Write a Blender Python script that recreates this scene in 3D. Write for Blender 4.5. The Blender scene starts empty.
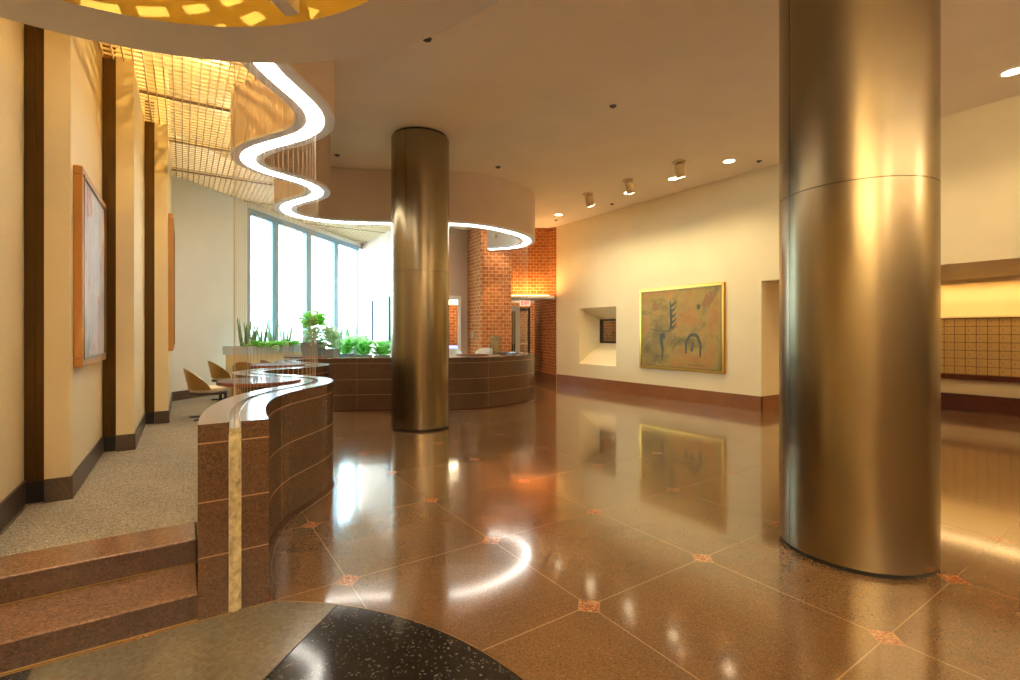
import bpy, math, random
from mathutils import Vector
from mathutils.geometry import tessellate_polygon
random.seed(7)
C = bpy.context.scene.collection
PI = math.pi
COSY, SINY = 0.8305, 0.557      # the view direction is (SINY, COSY) in plan

def D(x, d):
    """plan position that lies d metres ahead of the viewpoint at bearing x"""
    X = (x - 510) * d / 488.0
    return (COSY * X + SINY * d, -SINY * X + COSY * d)

# ------------------------------------------------------------------ materials
def lin(c):
    return tuple((v / 12.92 if v <= 0.04045 else ((v + 0.055) / 1.055) ** 2.4) for v in [k / 255.0 for k in c]) + (1.0,)

class Mat:
    def __init__(s, name):
        s.m = bpy.data.materials.new(name); s.m.use_nodes = True
        s.t = s.m.node_tree; s.n = s.t.nodes; s.l = s.t.links
        s.b = s.n['Principled BSDF']
    def node(s, kind, **kw):
        n = s.n.new(kind)
        for k, v in kw.items():
            if k in n.inputs: n.inputs[k].default_value = v
            else: setattr(n, k, v)
        return n
    def link(s, a, b): s.l.new(a, b)
    def coord(s, kind='Object'):
        return s.node('ShaderNodeTexCoord').outputs[kind]
    def ramp(s, fac, stops, interp='LINEAR'):
        r = s.node('ShaderNodeValToRGB'); r.color_ramp.interpolation = interp
        e = r.color_ramp.elements
        while len(e) < len(stops): e.new(0.5)
        for i, (p, c) in enumerate(stops): e[i].position = p; e[i].color = c
        s.link(fac, r.inputs[0]); return r.outputs[0]
    def mix(s, fac, a, b, mode='MIX'):
        m = s.node('ShaderNodeMix', data_type='RGBA', blend_type=mode)
        for k, v in ((0, fac), (6, a), (7, b)):
            if hasattr(v, 'type') and not isinstance(v, (tuple, float, int)): s.link(v, m.inputs[k])
            else: m.inputs[k].default_value = v
        return m.outputs[2]
    def math(s, op, a, b=0.0, c=0.0):
        m = s.node('ShaderNodeMath', operation=op)
        for k, v in ((0, a), (1, b), (2, c)):
            if isinstance(v, (float, int)): m.inputs[k].default_value = v
            else: s.link(v, m.inputs[k])
        return m.outputs[0]
    def base(s, col, rough=0.5, metal=0.0, spec=None):
        if isinstance(col, tuple): s.b.inputs['Base Color'].default_value = col
        else: s.link(col, s.b.inputs['Base Color'])
        s.b.inputs['Roughness'].default_value = rough
        s.b.inputs['Metallic'].default_value = metal
        if spec is not None: s.b.inputs['Specular IOR Level'].default_value = spec
        return s
    def bump(s, h, strength=0.2, dist=0.01):
        b = s.node('ShaderNodeBump', Strength=strength, Distance=dist)
        s.link(h, b.inputs['Height']); s.link(b.outputs[0], s.b.inputs['Normal'])

def plaster(name, c, rough=0.75, var=0.06):
    M = Mat(name); co = M.coord()
    n = M.node('ShaderNodeTexNoise', Scale=1.3, Detail=4.0); M.link(co, n.inputs['Vector'])
    a = lin(c); d = tuple(v * (1 - var) for v in a[:3]) + (1,)
    M.base(M.ramp(n.outputs[0], [(0.3, d), (0.7, a)]), rough)
    f = M.node('ShaderNodeTexNoise', Scale=90.0, Detail=2.0); M.link(co, f.inputs['Vector'])
    M.bump(f.outputs[0], 0.12, 0.004)
    return M.m

def speckle(M, co, cols, scale):
    v = M.node('ShaderNodeTexVoronoi', Scale=scale); M.link(co, v.inputs['Vector'])
    sep = M.node('ShaderNodeSeparateColor'); M.link(v.outputs['Color'], sep.inputs[0])
    return M.ramp(sep.outputs[0], cols, 'CONSTANT')

def granite(name, c, dark=0.55, light=1.5, rough=0.15, scale=120, joints=None, jc=(176, 136, 96)):
    M = Mat(name); co = M.coord(); a = lin(c)
    m = lambda k: tuple(min(1, v * k) for v in a[:3]) + (1,)
    col = speckle(M, co, [(0, m(dark)), (0.25, a), (0.6, m(1.15)), (0.8, m(0.8)), (0.93, m(light))], scale)
    n = M.node('ShaderNodeTexNoise', Scale=2.2, Detail=3.0); M.link(co, n.inputs['Vector'])
    col = M.mix(0.35, col, M.ramp(n.outputs[0], [(0.35, m(0.75)), (0.65, m(1.15))]))
    if joints:
        uv = M.coord('UV'); sx = M.node('ShaderNodeSeparateXYZ'); M.link(uv, sx.inputs[0])
        g = None
        for z in joints:
            w = M.math('COMPARE', sx.outputs[1], z, 0.0035)
            g = w if g is None else M.math('MAXIMUM', g, w)
        w = M.math('LESS_THAN', M.math('FRACT', M.math('DIVIDE', sx.outputs[0], 1.24)), 0.003)
        g = M.math('MAXIMUM', g, w)
        col = M.mix(g, col, lin(jc))
    M.base(col, rough, spec=0.6)
    return M.m

def metal(name, c, rough=0.3, aniso=0.0, brushed=True):
    M = Mat(name); M.base(lin(c), rough, 1.0)
    if brushed:
        mp = M.node('ShaderNodeMapping'); mp.inputs['Scale'].default_value = (90, 90, 1.2)
        M.link(M.coord(), mp.inputs[0])
        n = M.node('ShaderNodeTexNoise', Scale=4.0, Detail=3.0); M.link(mp.outputs[0], n.inputs['Vector'])
        M.link(M.ramp(n.outputs[0], [(0.3, (rough * .97,) * 3 + (1,)), (0.7, (rough * 1.03,) * 3 + (1,))]), M.b.inputs['Roughness']) if rough > .3 else None
        n2 = M.node('ShaderNodeTexNoise', Scale=1.1, Detail=2.0); M.link(M.coord(), n2.inputs['Vector'])
        a = lin(c); M.link(M.ramp(n2.outputs[0], [(0.35, tuple(v * .86 for v in a[:3]) + (1,)), (0.65, a)]), M.b.inputs['Base Color'])
    return M.m

def flat(name, c, rough=0.5, spec=None): return Mat(name).base(lin(c), rough, 0.0, spec).m

def glow(name, c, e):
    M = Mat(name); M.base(lin(c), 0.5)
    M.b.inputs['Emission Color'].default_value = lin(c); M.b.inputs['Emission Strength'].default_value = e
    return M.m

def glass(name, c=(235, 245, 245), rough=0.0):
    M = Mat(name)
    tr = M.node('ShaderNodeBsdfTransparent'); tr.inputs[0].default_value = lin(c)
    gl = M.node('ShaderNodeBsdfGlossy', Roughness=0.02)
    mx = M.node('ShaderNodeMixShader'); mx.inputs[0].default_value = 0.08
    M.link(tr.outputs[0], mx.inputs[1]); M.link(gl.outputs[0], mx.inputs[2])
    M.link(mx.outputs[0], M.n['Material Output'].inputs[0])
    return M.m

def brick_mat():
    M = Mat('brick'); uv = M.coord('UV')
    b = M.node('ShaderNodeTexBrick', Scale=1.0); b.offset = 0.5
    b.inputs['Color1'].default_value = lin((168, 92, 44)); b.inputs['Color2'].default_value = lin((196, 116, 60))
    b.inputs['Mortar'].default_value = lin((206, 164, 120))
    b.inputs['Mortar Size'].default_value = 0.009; b.inputs['Mortar Smooth'].default_value = 0.1
    b.inputs['Brick Width'].default_value = 0.19; b.inputs['Row Height'].default_value = 0.092
    M.link(uv, b.inputs['Vector'])
    n = M.node('ShaderNodeTexNoise', Scale=9.0, Detail=3.0); M.link(uv, n.inputs['Vector'])
    col = M.mix(0.5, b.outputs[0], M.ramp(n.outputs[0], [(0.3, (.55, .5, .45, 1)), (0.7, (1, 1, 1, 1))]), 'MULTIPLY')
    M.base(col, 0.9, spec=.1); M.bump(M.math('SUBTRACT', 1.0, b.outputs['Fac']), 0.4, 0.006)
    return M.m

def floor_mat():
    M = Mat('terrazzo floor'); co = M.coord(); a = lin((130, 97, 62))
    m = lambda k: tuple(min(1, v * k) for v in a[:3]) + (1,)
    col = speckle(M, co, [(0, m(.5)), (0.15, m(.85)), (0.5, a), (0.8, m(1.2)), (0.95, m(1.7))], 190)
    n = M.node('ShaderNodeTexNoise', Scale=0.9, Detail=4.0); M.link(co, n.inputs['Vector'])
    col = M.mix(0.4, col, M.ramp(n.outputs[0], [(0.35, m(.8)), (0.65, m(1.1))]))
    sx = M.node('ShaderNodeSeparateXYZ'); M.link(co, sx.inputs[0])
    def cell(o, o0):
        t = M.math('DIVIDE', M.math('SUBTRACT', o, o0 - 1.023 * 50.5), 1.023)
        return M.math('MULTIPLY', M.math('SUBTRACT', M.math('FRACT', M.math('ADD', t, 0.0)), 0.5), 1.023)
    px = cell(sx.outputs[0], 1.855); py = cell(sx.outputs[1], 1.987)
    ax = M.math('ABSOLUTE', px); ay = M.math('ABSOLUTE', py)
    line = M.math('MAXIMUM', M.math('LESS_THAN', ax, 0.0035), M.math('LESS_THAN', ay, 0.0035))
    col = M.mix(M.math('MULTIPLY', line, 0.45), col, lin((206, 172, 128)))
    s = M.math('ADD', ax, ay)
    col = M.mix(M.math('LESS_THAN', s, 0.081), col, lin((186, 150, 108)))
    ins = speckle(M, co, [(0, lin((150, 92, 56))), (0.4, lin((186, 122, 78))), (0.8, lin((208, 150, 100)))], 110)
    col = M.mix(M.math('LESS_THAN', s, 0.078), col, ins)
    M.base(col, 0.13, spec=0.9)
    w = M.node('ShaderNodeTexNoise', Scale=1.6, Detail=2.0); M.link(co, w.inputs['Vector'])
    M.link(M.ramp(w.outputs[0], [(0.3, (.10,) * 3 + (1,)), (0.7, (.17,) * 3 + (1,))]), M.b.inputs['Roughness'])
    M.b.inputs['Coat Weight'].default_value = 0.6; M.b.inputs['Coat Roughness'].default_value = 0.07
    return M.m

def carpet_mat():
    M = Mat('carpet'); co = M.coord()
    n = M.node('ShaderNodeTexNoise', Scale=150.0, Detail=4.0, Roughness=0.7); M.link(co, n.inputs['Vector'])
    n2 = M.node('ShaderNodeTexNoise', Scale=2.5, Detail=3.0); M.link(co, n2.inputs['Vector'])
    c = M.ramp(n.outputs[0], [(0.36, lin((96, 86, 74))), (0.5, lin((158, 146, 128))), (0.64, lin((214, 202, 180)))])
    c = M.mix(0.5, c, M.ramp(n2.outputs[0], [(0.3, (.75, .75, .75, 1)), (0.7, (1, 1, 1, 1))]), 'MULTIPLY')
    M.base(c, 0.95, spec=0.1); M.bump(n.outputs[0], 0.4, 0.004)
    return M.m

def painting_mat(name, stops, scale=2.0, seed=0.0, streak=(1, 1, 1)):
    M = Mat(name); mp = M.node('ShaderNodeMapping'); mp.inputs['Location'].default_value = (seed, seed * .7, seed)
    mp.inputs['Scale'].default_value = streak
    M.link(M.coord(), mp.inputs[0])
    n = M.node('ShaderNodeTexNoise', Scale=scale, Detail=7.0, Roughness=0.65, Distortion=0.8); M.link(mp.outputs[0], n.inputs['Vector'])
    n2 = M.node('ShaderNodeTexNoise', Scale=scale * 4, Detail=5.0); M.link(mp.outputs[0], n2.inputs['Vector'])
    col = M.ramp(n.outputs[0], [(p, lin(c)) for p, c in stops])
    col = M.mix(0.3, col, M.ramp(n2.outputs[0], [(0.3, (.5, .5, .5, 1)), (0.7, (1.2, 1.2, 1.2, 1))]), 'MULTIPLY')
    M.base(col, 0.6); return M.m

def rough_stone():
    M = Mat('rough cast stone'); co = M.coord()
    n = M.node('ShaderNodeTexNoise', Scale=22.0, Detail=5.0); M.link(co, n.inputs['Vector'])
    M.base(M.ramp(n.outputs[0], [(0.3, lin((164, 148, 102))), (0.7, lin((232, 218, 176)))]), 0.45)
    M.bump(n.outputs[0], 0.9, 0.03); return M.m

def leaf_mat(name, c1, c2):
    M = Mat(name); n = M.node('ShaderNodeTexNoise', Scale=7.0, Detail=3.0); M.link(M.coord(), n.inputs['Vector'])
    M.base(M.ramp(n.outputs[0], [(0.35, lin(c1)), (0.65, lin(c2))]), 0.45)
    tr = M.node('ShaderNodeBsdfTranslucent'); tr.inputs[0].default_value = tuple(min(1, v * 1.3) for v in lin(c2)[:3]) + (1,)
    mx = M.node('ShaderNodeMixShader'); mx.inputs[0].default_value = .5
    M.link(M.b.outputs[0], mx.inputs[1]); M.link(tr.outputs[0], mx.inputs[2]); M.link(mx.outputs[0], M.n['Material Output'].inputs[0])
    return M.m

m_wall = plaster('cream plaster', (236, 219, 176))
m_wallL = plaster('warm cream plaster', (238, 218, 172))
m_ceil = plaster('ceiling paint', (242, 228, 206))
m_fascia = plaster('fascia paint', (222, 198, 174))
m_rim = plaster('pale rim paint', (232, 228, 226))
m_dim = plaster('brown wall covering', (132, 112, 84))
m_white = plaster('white plaster', (236, 234, 228))
m_pink = plaster('taupe plaster', (206, 184, 166))
m_floor = floor_mat(); m_carpet = carpet_mat(); m_brick = brick_mat()
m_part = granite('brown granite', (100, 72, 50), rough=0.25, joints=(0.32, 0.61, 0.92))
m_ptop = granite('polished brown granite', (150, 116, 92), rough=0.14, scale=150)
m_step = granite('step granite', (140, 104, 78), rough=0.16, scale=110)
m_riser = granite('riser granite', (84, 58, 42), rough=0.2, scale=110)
m_baseL = granite('dark base granite', (92, 74, 64), rough=0.35)
m_baseR = granite('red base granite', (150, 98, 62), rough=0.25)
m_dkred = granite('dark red granite', (96, 44, 32), rough=0.2)
m_black = granite('black medallion terrazzo', (42, 40, 38), dark=.4, light=7, rough=0.1, scale=120)
m_gray = granite('grey medallion terrazzo', (120, 112, 98), dark=.9, light=1.15, rough=0.2, scale=60)
m_steel = metal('brushed steel column', (158, 144, 114), 0.27)
m_seam = flat('dark joint', (26, 22, 18), 0.6)
m_bronze = metal('dark bronze', (96, 72, 40), 0.38)
m_gold = metal('gold frame leaf', (214, 160, 72), 0.32, brushed=False)
m_wood = flat('orange wood frame', (196, 134, 54), 0.4)
m_chrome = metal('satin chrome', (206, 206, 204), 0.2, brushed=False)
m_brass = metal('brass', (150, 118, 66), 0.3, brushed=False)
m_string = flat('nylon strand', (196, 172, 138), 0.35)
m_ribbon = glow('light cove diffuser', (255, 246, 232), 9.0)
m_lamp = glow('lamp lens', (255, 232, 190), 8.0)
m_cove = glow('cove lamp tube', (255, 206, 130), 5.0)
m_fill_globe = glow('added fill globe glow', (255, 234, 204), 16.0)  # glow of the globes added behind the viewpoint for fill
m_exit = glow('exit sign face', (250, 226, 196), .45)
m_red = glow('exit letters', (220, 40, 20), .8)
m_screen = glow('blue screen', (150, 160, 236), 1.4)
m_blade = flat('grid blade paint', (214, 196, 160), 0.5)
m_runner = flat('runner bronze paint', (120, 92, 52), 0.5)
m_plenum = flat('plenum paint', (242, 230, 200), 0.9)
m_frameblue = flat('window frame paint', (140, 176, 206), 0.4)
m_glass = glass('window glass')
m_glassgr = glass('smoked acrylic', (176, 176, 166))
m_silver = flat('silver door paint', (196, 200, 198), 0.3)
m_dark = flat('dark frame', (34, 32, 30), 0.45)
m_slit = flat('slit pane', (88, 112, 140), 0.15)
m_potgray = plaster('grey planter', (150, 156, 166))
m_trough = plaster('pale grey trough', (206, 216, 228))
m_soil = flat('soil', (60, 44, 32), 0.95)
m_fig = leaf_mat('fig leaf', (90, 180, 50), (160, 230, 90))
m_leaf = leaf_mat('bright leaf', (80, 156, 76), (150, 222, 120))
m_snake = leaf_mat('snake leaf', (60, 96, 74), (126, 156, 120))
m_pale = leaf_mat('variegated leaf', (120, 176, 120), (214, 236, 196))
m_stem = flat('stem', (108, 84, 56), 0.8)
m_shell = metal('bronze chair shell', (190, 152, 96), 0.3)
m_cush = flat('cream cushion', (226, 208, 178), 0.8)
m_chairdk = flat('dark chair frame', (70, 60, 54), 0.4)
m_ttop = granite('table top', (150, 112, 96), rough=0.06, scale=160)
m_tedge = flat('table edge', (136, 76, 50), 0.4)
m_mail = flat('mailbox brass', (190, 160, 100), 0.4)
m_maildk = flat('mailbox gaps', (112, 84, 42), 0.6)
m_spot = flat('spot can paint', (214, 190, 140), 0.4)
m_office = flat('pale shell chair', (214, 210, 200), 0.35)
m_art = painting_mat('abstract ochre painting', [(0.30, (104, 92, 42)), (0.42, (142, 120, 54)), (0.5, (166, 138, 62)), (0.6, (178, 124, 52)), (0.72, (150, 132, 66))], 1.3, 3.1)
m_art1 = painting_mat('abstract grey painting', [(0.3, (120, 136, 146)), (0.45, (186, 190, 194)), (0.56, (210, 196, 196)), (0.64, (196, 120, 100)), (0.72, (150, 150, 168))], 1.7, 8.3, (1, 2.4, .8))
m_art2 = painting_mat('abstract blue painting', [(0.3, (110, 128, 140)), (0.5, (190, 196, 190)), (0.7, (196, 156, 120))], 1.6, 1.3)
m_ink = flat('ink marks', (84, 84, 62), 0.6)
m_inkr = flat('ochre marks', (148, 106, 52), 0.6)

# ------------------------------------------------------------------ mesh builder
class MB:
    def __init__(s): s.v = []; s.f = []; s.mi = []; s.uv = []; s.k = 0
    def face(s, pts, uv=None):
        i = len(s.v); s.v += [tuple(p) for p in pts]; s.f.append(tuple(range(i, i + len(pts)))); s.mi.append(s.k); s.uv.append(uv)
    def raw(s, vs, fs):
        i = len(s.v); s.v += [tuple(p) for p in vs]
        for f in fs: s.f.append(tuple(i + q for q in f)); s.mi.append(s.k); s.uv.append(None)
        return s
    def box(s, x0, x1, y0, y1, z0, z1):
        vs = [(x0, y0, z0), (x1, y0, z0), (x1, y1, z0), (x0, y1, z0), (x0, y0, z1), (x1, y0, z1), (x1, y1, z1), (x0, y1, z1)]
        return s.raw(vs, [(0, 3, 2, 1), (4, 5, 6, 7), (0, 1, 5, 4), (1, 2, 6, 5), (2, 3, 7, 6), (3, 0, 4, 7)])
    def prism(s, poly, z0, z1, bottom=True, top=True):
        a = sum(poly[i][0] * poly[(i + 1) % len(poly)][1] - poly[(i + 1) % len(poly)][0] * poly[i][1] for i in range(len(poly)))
        if a < 0: poly = poly[::-1]
        n = len(poly); vs = [(p[0], p[1], z0) for p in poly] + [(p[0], p[1], z1) for p in poly]
        fs = [(i, (i + 1) % n, n + (i + 1) % n, n + i) for i in range(n)]
        if n <= 4:
            if bottom: fs.append(tuple(range(n))[::-1])
            if top: fs.append(tuple(range(n, 2 * n)))
        else:
            for t in tessellate_polygon([[Vector((p[0], p[1], 0)) for p in poly]]):
                q = [poly[k] for k in t]
                ar = (q[1][0] - q[0][0]) * (q[2][1] - q[0][1]) - (q[2][0] - q[0][0]) * (q[1][1] - q[0][1])
                if ar < 0: t = t[::-1]
                if bottom: fs.append(tuple(t)[::-1])
                if top: fs.append(tuple(n + k for k in t))
        return s.raw(vs, fs)
    def wallseg(s, a, b, z0, z1, th, side=1):
        """vertical slab between plan points a and b, thickened to one side"""
        dx, dy = b[0] - a[0], b[1] - a[1]; L = math.hypot(dx, dy)
        nx, ny = dy / L * th * side, -dx / L * th * side
        return s.prism([a, b, (b[0] + nx, b[1] + ny), (a[0] + nx, a[1] + ny)], z0, z1)
    def lathe(s, prof, seg=32, c=(0, 0), caps=True):
        vs = []; n = len(prof)
        for r, z in prof:
            for k in range(seg):
                t = 2 * PI * k / seg; vs.append((c[0] + r * math.cos(t), c[1] + r * math.sin(t), z))
        fs = [(j * seg + k, j * seg + (k + 1) % seg, (j + 1) * seg + (k + 1) % seg, (j + 1) * seg + k) for j in range(n - 1) for k in range(seg)]
        if caps:
            if prof[0][0] > 1e-4: fs.append(tuple(range(seg))[::-1])
            if prof[-1][0] > 1e-4: fs.append(tuple(range((n - 1) * seg, n * seg)))
        return s.raw(vs, fs)
    def tube(s, pts, r, seg=6):
        pts = [Vector(p) for p in pts]; vs = []; rr = r if isinstance(r, (list, tuple)) else [r] * len(pts)
        for i, p in enumerate(pts):
            d = (pts[min(i + 1, len(pts) - 1)] - pts[max(i - 1, 0)]).normalized()
            a = d.cross(Vector((0, 0, 1)))
            if a.length < 1e-3: a = Vector((1, 0, 0))
            a.normalize(); b = d.cross(a)
            for k in range(seg):
                t = 2 * PI * k / seg; vs.append(p + (a * math.cos(t) + b * math.sin(t)) * rr[i])
        n = len(pts)
        fs = [(j * seg + k, (j + 1) * seg + k, (j + 1) * seg + (k + 1) % seg, j * seg + (k + 1) % seg) for j in range(n - 1) for k in range(seg)]
        fs += [tuple(range(seg)), tuple(range((n - 1) * seg, n * seg))[::-1]]
        return s.raw(vs, fs)
    def build(s, name, mats, parent=None, loc=None, smooth=False, bevel=0.0, autouv=True):
        me = bpy.data.meshes.new(name); me.from_pydata(s.v, [], s.f)
        for m in (mats if isinstance(mats, (list, tuple)) else [mats]): me.materials.append(m)
        me.polygons.foreach_set('material_index', s.mi)
        if autouv:
            ul = me.uv_layers.new(name='UVMap')
            for p, u in zip(me.polygons, s.uv):
                n = p.normal
                for j, li in enumerate(p.loop_indices):
                    if u: ul.data[li].uv = u[j]; continue
                    c = me.vertices[me.loops[li].vertex_index].co
                    if abs(n.z) > 0.7: ul.data[li].uv = (c.x, c.y)
                    else:
                        t = Vector((-n.y, n.x)); t.normalize(); ul.data[li].uv = (t.x * c.x + t.y * c.y, c.z)
        me.validate()
        o = bpy.data.objects.new(name, me); C.objects.link(o)
        if parent: o.parent = parent
        if loc: o.location = loc
        if smooth:
            me.polygons.foreach_set('use_smooth', [True] * len(me.polygons))
            try: me.set_sharp_from_angle(angle=0.6)
            except Exception: pass
        if bevel:
            b = o.modifiers.new('bevel', 'BEVEL'); b.width = bevel; b.segments = 2; b.limit_method = 'ANGLE'
        return o

def tag(o, label, cat, group=None, kind=None):
    o['label'] = label; o['category'] = cat
    if group: o['group'] = group
    if kind: o['kind'] = kind
    return o
def thing(name, label, cat, loc=(0, 0, 0), rz=0.0, group=None):
    o = bpy.data.objects.new(name, None); C.objects.link(o); o.empty_display_size = 0.1
    o.location = loc; o.rotation_euler = (0, 0, rz); return tag(o, label, cat, group)
def struct(o): o['kind'] = 'structure'; return o
def dup(root, loc, rz=0.0, label=None, group=None, scale=None):
    r = root.copy(); C.objects.link(r); r.location = loc; r.rotation_euler = (0, 0, rz)
    if scale: r.scale = (scale,) * 3
    if label: r['label'] = label
    if group: r['group'] = group
    for ch in list(root.children):
        c = ch.copy(); C.objects.link(c); c.parent = r
        for g in ch.children:
            d = g.copy(); C.objects.link(d); d.parent = c
    return r
def light(kind, name, loc, energy, col, parent=None, **kw):
    L = bpy.data.lights.new(name, kind); L.energy = energy; L.color = col
    rot = kw.pop('rot', None)
    for k, v in kw.items(): setattr(L, k, v)
    o = bpy.data.objects.new(name, L); C.objects.link(o); o.location = loc
    if rot: o.rotation_euler = rot
    if parent: o.parent = parent
    return o
def aim(o, target):
    d = Vector(target) - o.location; o.rotation_euler = d.to_track_quat('-Z', 'Y').to_euler()

WARM = (1.0, 0.81, 0.48); AMBER = (1.0, 0.60, 0.22)
CEIL, GRID, RIB, UP = 4.63, 4.30, 3.65, 0.29
PTOP = 1.02

# ------------------------------------------------------------------ serpentine centre line
ctrl = [(.235, 3.02), (.25, 3.3), (.30, 3.65), (.40, 4.02), (.55, 4.33), (.72, 4.55), (.91, 4.77), (1.06, 5.0), (1.135, 5.28), (1.09, 5.6),
        (.93, 5.93), (.75, 6.27), (.65, 6.62), (.70, 6.93), (.91, 7.16), (1.2, 7.28), (1.5, 7.43), (1.70, 7.73), (1.71, 8.08),
        (1.55, 8.5), (1.44, 8.93), (1.54, 9.38), (1.85, 9.65), (2.36, 9.70), (2.92, 9.48), (3.5, 9.14), (4.0, 8.82), (4.45, 8.57), (4.95, 8.46),
        (5.55, 8.54), (6.2, 8.78), (6.66, 9.18), (6.90, 9.72), (6.83, 10.25), (6.5, 10.66)]
def catmull(p, n):
    out = []
    q = [(2 * p[0][0] - p[1][0], 2 * p[0][1] - p[1][1])] + p + [(2 * p[-1][0] - p[-2][0], 2 * p[-1][1] - p[-2][1])]
    for i in range(1, len(q) - 2):
        for k in range(n):
            t = k / n; a, b, c, d = q[i - 1], q[i], q[i + 1], q[i + 2]
            out.append(tuple(.5 * ((2 * b[j]) + (-a[j] + c[j]) * t + (2 * a[j] - 5 * b[j] + 4 * c[j] - d[j]) * t * t + (-a[j] + 3 * b[j] - 3 * c[j] + d[j]) * t ** 3) for j in (0, 1)))
    out.append(p[-1]); return out
raw_c = catmull(ctrl, 12)
for _ in range(30):
    raw_c = [raw_c[0]] + [tuple((raw_c[i - 1][j] + 2 * raw_c[i][j] + raw_c[i + 1][j]) / 4 for j in (0, 1)) for i in range(1, len(raw_c) - 1)] + [raw_c[-1]]
acc = [0.0]
for i in range(1, len(raw_c)): acc.append(acc[-1] + math.hypot(raw_c[i][0] - raw_c[i - 1][0], raw_c[i][1] - raw_c[i - 1][1]))
def at_s(s):
    s = max(0, min(acc[-1], s)); lo = 0
    for i in range(1, len(acc)):
        if acc[i] >= s: lo = i - 1; break
    t = (s - acc[lo]) / max(1e-9, acc[lo + 1] - acc[lo]); a, b = raw_c[lo], raw_c[lo + 1]
    return (a[0] + (b[0] - a[0]) * t, a[1] + (b[1] - a[1]) * t)
NS = 260; LEN = acc[-1]; SS = [LEN * i / NS for i in range(NS + 1)]
CL = [at_s(s) for s in SS]
NM = []
for i in range(NS + 1):
    a = CL[max(0, i - 1)]; b = CL[min(NS, i + 1)]; L = math.hypot(b[0] - a[0], b[1] - a[1]); NM.append(((b[1] - a[1]) / L, -(b[0] - a[0]) / L))
NM[0] = (1.0, 0.0)
def off(i, o): return (CL[i][0] + NM[i][0] * o, CL[i][1] + NM[i][1] * o)
def strip(mb, o0, o1, z0, z1, i0=0, i1=NS, kside=0, ktop=0, kbot=0):
    """solid band that follows the centre line between two offsets"""
    for i in range(i0, i1):
        a0, a1, b0, b1 = off(i, o0), off(i, o1), off(i + 1, o0), off(i + 1, o1); s0, s1 = SS[i], SS[i + 1]
        mb.k = kside
        mb.face([(*a0, z0), (*a0, z1), (*b0, z1), (*b0, z0)], [(s0, z0), (s0, z1), (s1, z1), (s1, z0)])
        mb.face([(*b1, z0), (*b1, z1), (*a1, z1), (*a1, z0)], [(s1, z0), (s1, z1), (s0, z1), (s0, z0)])
        mb.k = ktop; mb.face([(*a0, z1), (*a1, z1), (*b1, z1), (*b0, z1)])
        mb.k = kbot; mb.face([(*b0, z0), (*b1, z0), (*a1, z0), (*a0, z0)])
    mb.k = kside
    a0, a1 = off(i0, o0), off(i0, o1); w = abs(o1 - o0)
    mb.face([(*a0, z1), (*a0, z0), (*a1, z0), (*a1, z1)], [(.1, z1), (.1, z0), (.1 + w, z0), (.1 + w, z1)])
    a0, a1 = off(i1, o0), off(i1, o1)
    mb.face([(*a0, z0), (*a0, z1), (*a1, z1), (*a1, z0)], [(.1, z0), (.1, z1), (.1 + w, z1), (.1 + w, z0)])
    return mb

# granite low wall
t = thing('serpentine_low_wall', 'long S-curved low wall of brown granite with a groove along its top', 'low wall', (0, 0, 0))
strip(MB(), -.17, -.03, 0, PTOP, ktop=1).build('inner_granite_face', [m_part, m_ptop], t, bevel=0)
strip(MB(), .03, .166, 0, PTOP, ktop=1).build('outer_granite_face', [m_part, m_ptop], t)
o = strip(MB(), -.03, .03, 0, .955).build('channel_floor', [m_rim], t)
mb = MB(); strip(mb, -.03, -.026, .955, PTOP + .004); strip(mb, .026, .03, .955, PTOP + .004)
mb.build('channel_edging', [m_chrome], t)
# rough cast stone filling the end of the groove
mb = MB(); nz = 60; nx = 6
vs = []
for j in range(nz + 1):
    for i in range(nx + 1):
        x = .207 + .056 * i / nx; z = .002 + .985 * j / nz
        vs.append((x, 3.018 - .014 * math.sin(PI * i / nx) - random.uniform(0, .012), z))
mb.raw(vs, [(j * (nx + 1) + i, j * (nx + 1) + i + 1, (j + 1) * (nx + 1) + i + 1, (j + 1) * (nx + 1) + i) for j in range(nz) for i in range(nx)])
mb.face([vs[nz * (nx + 1)], vs[-1], (.263, 3.06, .975), (.207, 3.06, .975)])
mb.build('rough_stone_end', rough_stone(), t, smooth=False)
# slim pale line that follows the foot of the wall
mb = MB(); strip(mb, .2, .207, 0.0005, .003); mb.build('foot_line', [m_brass], t)
mb = MB(); strip(mb, .166, .176, 0, .03); mb.build('foot_kerb', [m_dkred], t)

# luminous cove above it
t = thing('light_cove', 'glowing white S-curved light channel hanging from ceiling above the low wall', 'ceiling light', (0, 0, 0))
strip(MB(), .165, .18, RIB, CEIL).build('outer_fascia', [m_fascia], t)
strip(MB(), -.18, -.165, RIB, 4.85).build('inner_fascia', [m_fascia], t)
mb = MB(); strip(mb, .078, .182, RIB - .012, RIB + .02); strip(mb, -.182, -.078, RIB - .012, RIB + .02); mb.build('rim', [m_rim], t)
strip(MB(), -.078, .078, RIB - .016, RIB + .02).build('diffuser', [m_ribbon], t)

# hanging strands
t = thing('strand_curtain', 'curtain of thin vertical strands strung from light channel down to low wall', 'string curtain', (0, 0, 0))
mb = MB(); mb.tube([(0, 0, .955), (0, 0, RIB)], .001, 5); s0 = mb.build('strand', m_string, t)
cand = []
s = .06; k = 0
while s < LEN - .3:
    p = at_s(s); cand.append((math.hypot(*p), p)); s += .082
cand.sort(key=lambda c: c[0])
s0.location = (*cand[0][1], 0)
for d_, p in cand[1:98]:
    c = s0.copy(); C.objects.link(c); c.parent = t; c.location = (*p, 0)
mb = MB()
for d_, p in cand[98:]: mb.tube([(*p, .955), (*p, RIB)], .0011, 4)
o = mb.build('far_strands', m_string, t); o['kind'] = 'stuff'

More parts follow.
